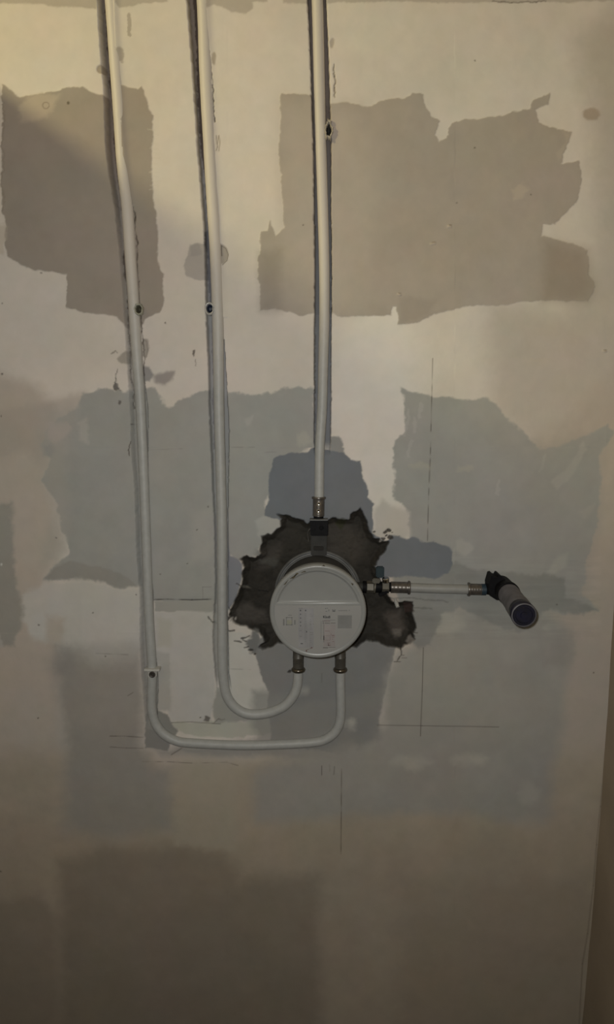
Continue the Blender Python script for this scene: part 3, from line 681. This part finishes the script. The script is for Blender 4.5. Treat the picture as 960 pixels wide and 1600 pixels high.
# printed label: thin paper segment below the raised field
bm = bmesh.new()
zt = at(497, 946.5, CY).z - cc.z
def seg(r, zc_, n=80):
    a0 = math.asin(zc_ / r)
    return [(r * math.cos(t), r * math.sin(t)) for t in np.linspace(-math.pi - a0, a0, n)]
pts = seg(rr - .0066, zt)
top = [bm.verts.new((cc.x + x, CY + .0005, cc.z + z)) for x, z in pts]; bot = [bm.verts.new((cc.x + x, CY + .0011, cc.z + z)) for x, z in pts]
bm.faces.new(top)
for k in range(len(top)): k2 = (k + 1) % len(top); bm.faces.new((top[k], top[k2], bot[k2], bot[k]))
bmesh.ops.recalc_face_normals(bm, faces=bm.faces)
lab = link('printed_label', bm, M_labelm, cap_o, smooth=False); lab['label'] = 'pale label printed with an instruction table, wiring sketch and grey square'
lab_parts = []
def marks(name, rects, m, lift=.0002):
    bm = bmesh.new()
    for x0, y0, x1, y1 in rects:
        a = at(x0, y0, CY); b_ = at(x1, y1, CY); lo = CY + .0005 - lift
        c4 = [(a.x, a.z), (b_.x, a.z), (b_.x, b_.z), (a.x, b_.z)]
        t_ = [bm.verts.new((x, lo, z)) for x, z in c4]; q_ = [bm.verts.new((x, CY + .0006, z)) for x, z in c4]
        bm.faces.new(t_)
        for k in range(4): bm.faces.new((t_[k], t_[(k + 1) % 4], q_[(k + 1) % 4], q_[k]))
    bmesh.ops.recalc_face_normals(bm, faces=bm.faces)
    o = link(name, bm, m, cap_o, smooth=False); lab_parts.append(o); return o
def frame(x0, y0, x1, y1, w=.5): return [(x0, y0, x1, y0 + w), (x0, y1 - w, x1, y1), (x0, y0, x0 + w, y1), (x1 - w, y0, x1, y1)]
marks('table_shading', [(466.5, 950, 474.5, 1012), (474.9, 950, 482.5, 1012), (482.9, 950, 490.5, 1012)], mat('tinted_print', (.250, .247, .25), .5), .0001)
tb = []
r2 = np.random.RandomState(3)
for yy in (959, 965, 971.5, 977): tb.append((469, yy, 470.8, yy + 1.6))
tb += [(468.8, 952.8, 470.8, 955.2), (476.8, 952.8, 478.8, 955.2), (470, 1005, 473.5, 1006.6), (478.5, 986, 480, 988.5)]
marks('table_symbols', tb, mat('mid_ink', (.085, .085, .088), .6))
tb = []
for yy in np.arange(959, 1004, 2.9):
    w_ = 2 + 2.5 * r2.rand(); tb.append((476, yy, 476 + w_, yy + .6))
    if r2.rand() > .25: w_ = 1.5 + 4 * r2.rand(); tb.append((484.2, yy + .5, 484.2 + w_, yy + 1.1))
tb += [(467.5, 950.2, 473.5, 950.8), (484.5, 975, 487, 976), (489.3, 975, 490.8, 975.8), (468.5, 985, 471.5, 986), (468.5, 994, 472, 995)]
marks('table_lines', tb, M_grey_ink)
marks('red_scribble', [(478, 1015.5, 480.2, 1018.6), (480, 1014.5, 483, 1015.2), (486, 1011.2, 488.5, 1013.2), (484, 1013, 486.4, 1013.7)], mat('red_brown_ink', (.14, .09, .085), .6))
marks('red_sketch', frame(506, 993, 516.5, 1000.5) + frame(504.5, 970, 516, 971) + [(517, 990, 518, 992.4), (518.6, 992.2, 523, 994), (518.4, 995.5, 523, 996.2), (518.8, 998.5, 521, 999.3), (519.6, 1002, 522.5, 1003), (513, 1005, 514.2, 1009), (511.6, 1004.5, 516, 1005.2), (512.8, 1007.6, 517, 1009), (507.8, 985.6, 515.5, 986.6)], M_red_ink)
marks('footnote', [(505, 1011.4, 513, 1013), (514, 1011.2, 524.5, 1012), (504.8, 972, 506.2, 975.2), (507.5, 973, 516, 974.4), (517, 973, 524.5, 974.4), (507, 968.8, 524, 969.4), (501.7, 971, 502.2, 1000), (505.9, 976, 506.6, 1004), (505.5, 994, 507, 1000)], mat('brown_grey_ink', (.155, .14, .135), .6))
marks('sketch_tint', [(506, 976, 524, 1010)], mat('pink_tint', (.262, .24, .233), .5), .00012)
marks('grey_square', [(528, 961.5, 550, 982)], mat('grey_print', (.185, .185, .178), .5), .0001)
marks('top_symbols', [(508.5, 950.4, 509.8, 951.6), (509, 955, 511.5, 955.7), (513.6, 952.6, 514.6, 955.4), (511, 950.2, 512.6, 950.9), (519.8, 952.2, 521, 956), (521, 954, 523, 956), (523, 952.2, 524.2, 956)], mat('ink_wash', (.11, .11, .11), .6))
marks('symbol_sketch', frame(447.3, 964.5, 457, 977, 1.0) + [(442.5, 967.5, 444.8, 977.5), (460, 969, 462, 976), (450.5, 961, 456.5, 961.8)], mat('soft_grey_ink', (.17, .17, .16), .6))
marks('pale_square', [(448.6, 969, 456, 975.5)], M_yel, .0003)
def text(s, x, y, h, m, nm):
    c = bpy.data.curves.new(nm, 'FONT'); c.body = s; c.size = h; c.extrude = .00005; c.align_y = 'CENTER'; c.offset = .00012
    t = bpy.data.objects.new(nm + '_tmp', c); COL.objects.link(t)
    bpy.context.view_layer.update()
    mesh = bpy.data.meshes.new_from_object(t.evaluated_get(bpy.context.evaluated_depsgraph_get())); bpy.data.objects.remove(t)
    mesh.materials.clear(); mesh.materials.append(m)
    for v in mesh.vertices:
        q = v.co.copy(); p = at(x, y, CY); v.co = Vector((p.x + q.x, CY + .00025, p.z + q.y)) - Vector((0, q.z, 0))
    o = bpy.data.objects.new(nm, mesh); COL.objects.link(o)
    o.parent = cap_o
    return o
text('Kludi', 505, 964.2, .0046, M_ink, 'brand_text')
marks('address_print', [(529 + k * 1.3, 953.3 + .3 * (k % 2), 529.9 + k * 1.3, 955.0) for k in range(11)] + [(545.5, 953, 546.8, 954.6)], M_grey_ink)

# top neck of the box and its mounting lug
bm = bmesh.new()
a = at(498.5, 851, 0)
rbox(bm, (a.x, .004, a.z + .001), (.0225, .014, .034), .0015)
link('mounting_neck', bm, M_neck, valve)
bm = bmesh.new(); a = at(498, 856, 0); rbox(bm, (a.x, -.0035, a.z), (.0145, .003, .0062), .0008); link('neck_slot', bm, M_dark, valve)
# right connector from the box
ct = at(575, 917, -.002); z0 = ct.z
def seg_x(name, x0, x1, r, m, poly=None, parent=valve, bev=.0006, phase=0.0):
    a = at(x0, 917, -.002); b_ = at(x1, 917.3, -.002); L = (b_ - a).length; bm = bmesh.new()
    lathe(bm, a, (b_ - a), [(0, r * .6), (0, r - bev), (bev, r), (L - bev, r), (L, r - bev), (L, r * .6)], poly=poly, phase=phase)
    return link(name, bm, m, parent, smooth=poly is None)
seg_x('outlet_stub', 548, 571, .0068, M_neck)
un = thing('union_fitting', at(590, 917, -.002), 'brass union with black rings between the valve and its short right pipe', 'pipe fitting')
seg_x('black_ring', 567, 573, .0085, M_black, None, un)
seg_x('hex_nut', 573, 584, .0088, M_brass, 6, un, phase=.3)
seg_x('threaded_ring', 584, 587, .0094, M_brass, None, un)
seg_x('black_body', 587, 597, .0078, M_black, None, un)
seg_x('hex_nut', 597, 608, .0092, M_brass, 6, un, phase=.1)
seg_x('black_end', 608, 612, .0070, M_black, None, un)
bm = bmesh.new(); p = at(588, 907, -.006); rbox(bm, (p.x, p.y, p.z), (.011, .008, .007), .0012); link('screw_lug', bm, M_brass, un)
bm = bmesh.new(); p = at(603, 905.5, -.008); lathe(bm, p, (-.1, -.2, 1), [(-.004, 0), (-.004, .0045), (.0015, .0052), (.0025, .0045), (.0025, 0)], n=20); link('stop_screw', bm, M_chrome, un)
bm = bmesh.new(); p = at(600, 926, -.006); rbox(bm, (p.x, p.y, p.z), (.016, .006, .005), .001, Matrix.Rotation(math.radians(-28), 3, 'Y')); link('lever', bm, M_black, un)
bm = bmesh.new(); p = at(594, 893.5, -.004); rbox(bm, (p.x, p.y, p.z), (.0115, .009, .0155), .0015); e = link('teal_stopper', bm, M_teal, un); e['label'] = 'teal plastic stopper above the union'
# small white plastic sliver below the union
a = at(617.5, 936, -.004); b_ = at(622, 949, -.012); bm = bmesh.new()
lathe(bm, a, b_ - a, [(0, 0), (0, .0018), ((b_ - a).length * .5, .0030), ((b_ - a).length, .0026), ((b_ - a).length, 0)], n=16)
tag(link('plastic_sliver', bm, mat('white_scrap_plastic', (.36, .36, .34), .5), None), 'small white plastic sliver sticking out just below the brass union', 'scrap')

# ------------------------------------------------------------------ black top adapter
ad = thing('threaded_adapter', at(499, 823, -.002), 'black square adapter between the top pipe and the valve box neck', 'pipe fitting')
bm = bmesh.new(); a = at(498, 813, -.002); lathe(bm, a, (0, 0, 1), [(0, .004), (0, .0068), (.0025, .0066), (.004, .0070), (.0085, .0070), (.0085, .004)]); link('barbed_neck', bm, M_black, ad)
bm = bmesh.new(); a = at(499, 823.5, -.006); rbox(bm, (a.x, a.y, a.z), (.0245, .020, .0215), .0012); link('adapter_body', bm, M_black, ad, smooth=False)
bm = bmesh.new(); a = at(498.5, 812.6, -.016); rbox(bm, (a.x, -.0065, a.z), (.0255, .020, .0014), .0004); e = link('top_rim', bm, mat('grey_rim', (.12, .12, .115), .4), ad, smooth=False)  # rim is a paler grey than the adapter body
bm = bmesh.new()
a = at(502.5, 824.5, -.0165); lathe(bm, (a.x, -.0158, a.z), (0, -1, 0), [(0, .0035), (.0006, .0035), (.0008, .0028), (.0002, .0022), (.0002, 0)], n=20)
link('moulded_mark', bm, M_black, ad)
bm = bmesh.new(); tube(bm, catmull([at(486, 826, -.012), at(482.5, 829, -.010), at(481.5, 836, -.003), at(482.5, 846, .003)], .001), lambda L, t: .0006, n=8); e = link('loose_thread', bm, mat('seal_thread', (.12, .11, .10), .7), ad)

# ------------------------------------------------------------------ elbow and test plug on the right
H0 = at(783, 915, 0)
el = thing('wall_elbow', H0, 'black wall elbow at the right end of the short horizontal pipe', 'pipe fitting')
bm = bmesh.new()                                     # housing: octagonal boss tapering to the round mouth
lathe(bm, (H0.x, .008, H0.z), (0, -1, 0), [(0, .010), (0, .0145), (.010, .0148), (.034, .0148), (.046, .0158), (.052, .0158), (.053, .0148), (.053, .012)], n=48)
link('socket', bm, M_black, el)
bm = bmesh.new()                                     # mounting plate with sloping shoulders
out = [(764, 913), (768, 899), (771.5, 898), (773, 901.5), (778, 902), (780, 898), (782.5, 898.5), (799, 914), (801, 925), (795, 936), (776, 937), (765, 930)]
f_ = [bm.verts.new((at(x, y, -.024).x, -.026, at(x, y, -.024).z)) for x, y in out]; k_ = [bm.verts.new((v.co.x, .008, v.co.z)) for v in f_]
bm.faces.new(f_); bm.faces.new(k_)
for k in range(len(out)): bm.faces.new((f_[k], f_[(k + 1) % len(out)], k_[(k + 1) % len(out)], k_[k]))
bmesh.ops.recalc_face_normals(bm, faces=bm.faces)
link('mounting_plate', bm, M_black, el, smooth=False)
bm = bmesh.new(); a = at(759.5, 921.3, -.002); lathe(bm, a, (1, 0, 0), [(0, .004), (0, .0064), (.003, .0072), (.012, .0078), (.012, .004)]); link('hose_neck', bm, M_black, el)
bm = bmesh.new(); a = at(775.5, 900.5, -.004); lathe(bm, (a.x, -.010, a.z), (0, -1, 0), [(0, .0034), (.0012, .0034), (.0020, .0026), (.0022, 0)], n=20); link('fixing_screw', bm, mat('dull_zinc', (.30, .30, .29), .5, metal=.3), el)

YT = -.130
tip = at(819.5, 961.5, YT); root_p = Vector((H0.x, -.042, H0.z))
axp = (tip - root_p).normalized(); LP = (tip - root_p).length
pl = thing('pressure_test_plug', root_p, 'smoky grey test plug with dark blue end screwed into the black elbow', 'plug')
bm = bmesh.new()
lathe(bm, root_p, axp, [(-.006, .010), (-.006, .0135), (.004, .0135), (.006, .0148), (.010, .0150), (.012, .0144), (LP * .5, .0146), (LP * .55, .0152), (LP - .012, .0156), (LP - .002, .0160), (LP, .0156), (LP + .0005, .0145), (LP - .001, .0138), (LP - .001, 0)], n=72)
link('plug_barrel', bm, M_plug, pl)
bm = bmesh.new()
lathe(bm, tip - axp * .001, axp, [(-.004, .0), (-.004, .0137), (.0008, .0137), (.0016, .0130), (.0016, .0105), (.0006, .0100), (.0006, .0045), (.0018, .0042), (.0018, 0)], n=56)
link('blue_end_cap', bm, M_blue, pl)
# blue paint-like collar wrapping the upper side of the end
bm = bmesh.new(); ax_, a_, b2 = frame_of(axp)
vs = []
for k in range(25):
    t = 2 * math.pi * k / 24
    dirv = a_ * math.cos(t) + b2 * math.sin(t)
    w_ = max(0.0, dirv.dot(Vector((-.55, 0, .83)))) 
    d0 = LP - .002 - .016 * w_ ** .7
    vs.append([bm.verts.new(root_p + axp * d0 + dirv * .0160), bm.verts.new(root_p + axp * (LP - .001) + dirv * .01625)])
for p, q in zip(vs, vs[1:]): bm.faces.new((p[0], p[1], q[1], q[0]))
bmesh.ops.recalc_face_normals(bm, faces=bm.faces)
bc = link('blue_collar', bm, M_blue, pl)
md = bc.modifiers.new('t', 'SOLIDIFY'); md.thickness = .0006

# ------------------------------------------------------------------ wall anchors and the pipe clip
def anchor(x, y, rx, ry, Y, label, mring, mhole, rough):
    c = at(x, y, Y); root = thing('wall_anchor', c, label, 'wall anchor')
    n = 32; bm = bmesh.new(); rings = []
    rn = np.random.RandomState(int(x))
    jig = 1 + rough * (rn.rand(n) - .5)
    for f, d in ((1.28, .006), (1.25, -.0002), (1.1, -.0014), (.92, -.001), (.80, .0015), (.74, .008)):
        rings.append([bm.verts.new((c.x + rx * f * jig[k] * math.cos(2 * math.pi * k / n), c.y + d - (jig[k] - 1) * .002, c.z + ry * f * jig[k] * math.sin(2 * math.pi * k / n))) for k in range(n)])
    for p, q in zip(rings, rings[1:]):
        for k in range(n): bm.faces.new((p[k], p[(k + 1) % n], q[(k + 1) % n], q[k]))
    bmesh.ops.recalc_face_normals(bm, faces=bm.faces)
    link('anchor_rim', bm, mring, root)
    bm = bmesh.new()
    a = [bm.verts.new((c.x + rx * .8 * math.cos(2 * math.pi * k / n), c.y + .0035, c.z + ry * .8 * math.sin(2 * math.pi * k / n))) for k in range(n)]
    b_ = [bm.verts.new((c.x + rx * .3 * math.cos(2 * math.pi * k / n), c.y + .0075, c.z + ry * .3 * math.sin(2 * math.pi * k / n))) for k in range(n)]
    bm.faces.new(b_)
    for k in range(n): bm.faces.new((a[k], a[(k + 1) % n], b_[(k + 1) % n], b_[k]))
    bmesh.ops.recalc_face_normals(bm, faces=bm.faces)
    link('hollow', bm, mhole, root)
    return root
anchor(216.5, 483, .0048, .0062, -.0125, 'small pale-rimmed anchor hole beside the furthest left pipe', mat('grey_green_rim', (.33, .33, .27), .5, var=.2, scale=200), mat('olive_hollow', (.05, .045, .028), .8), .18)
anchor(327.5, 482, .0052, .0068, -.0095, 'shiny zinc-rimmed anchor hole on the left side of the second pipe', mat('pale_zinc', (.55, .55, .54), .3, metal=.35, var=.25, scale=300), mat('blue_black_hollow', (.012, .018, .035), .4), .08)
anchor(514, 202.5, .0042, .0098, -.0045, 'ragged plaster-rimmed oval hole beside the top straight pipe', M_plaster, M_dark, .40)

pc = at(238, 1052, -.010)
cl = thing('pipe_clip', pc, 'small white pipe clip with dark screw holding the left pipe above its bend', 'pipe clip')
bm = bmesh.new(); a = at(237.5, 1047, -.012); rbox(bm, (a.x, -.005, a.z), (.0225, .017, .0034), .0008); link('clip_band', bm, mat('clip_white', (.50, .49, .45), .5), cl)
bm = bmesh.new(); a = at(238, 1053.5, -.011); rbox(bm, (a.x, -.009, a.z), (.0135, .005, .0105), .0012); link('clip_tab', bm, mat('clip_grey', (.40, .39, .36), .5), cl)
bm = bmesh.new(); a = at(238, 1054, -.0116); lathe(bm, (a.x, -.0113, a.z), (0, -1, 0), [(0, .0046), (.0012, .0046), (.0018, .0038), (.0012, .0018), (.0004, .0016), (.0004, 0)], n=24); link('screw_head', bm, mat('rusty_screw', (.06, .052, .045), .5, metal=.4, var=.4, scale=400), cl)
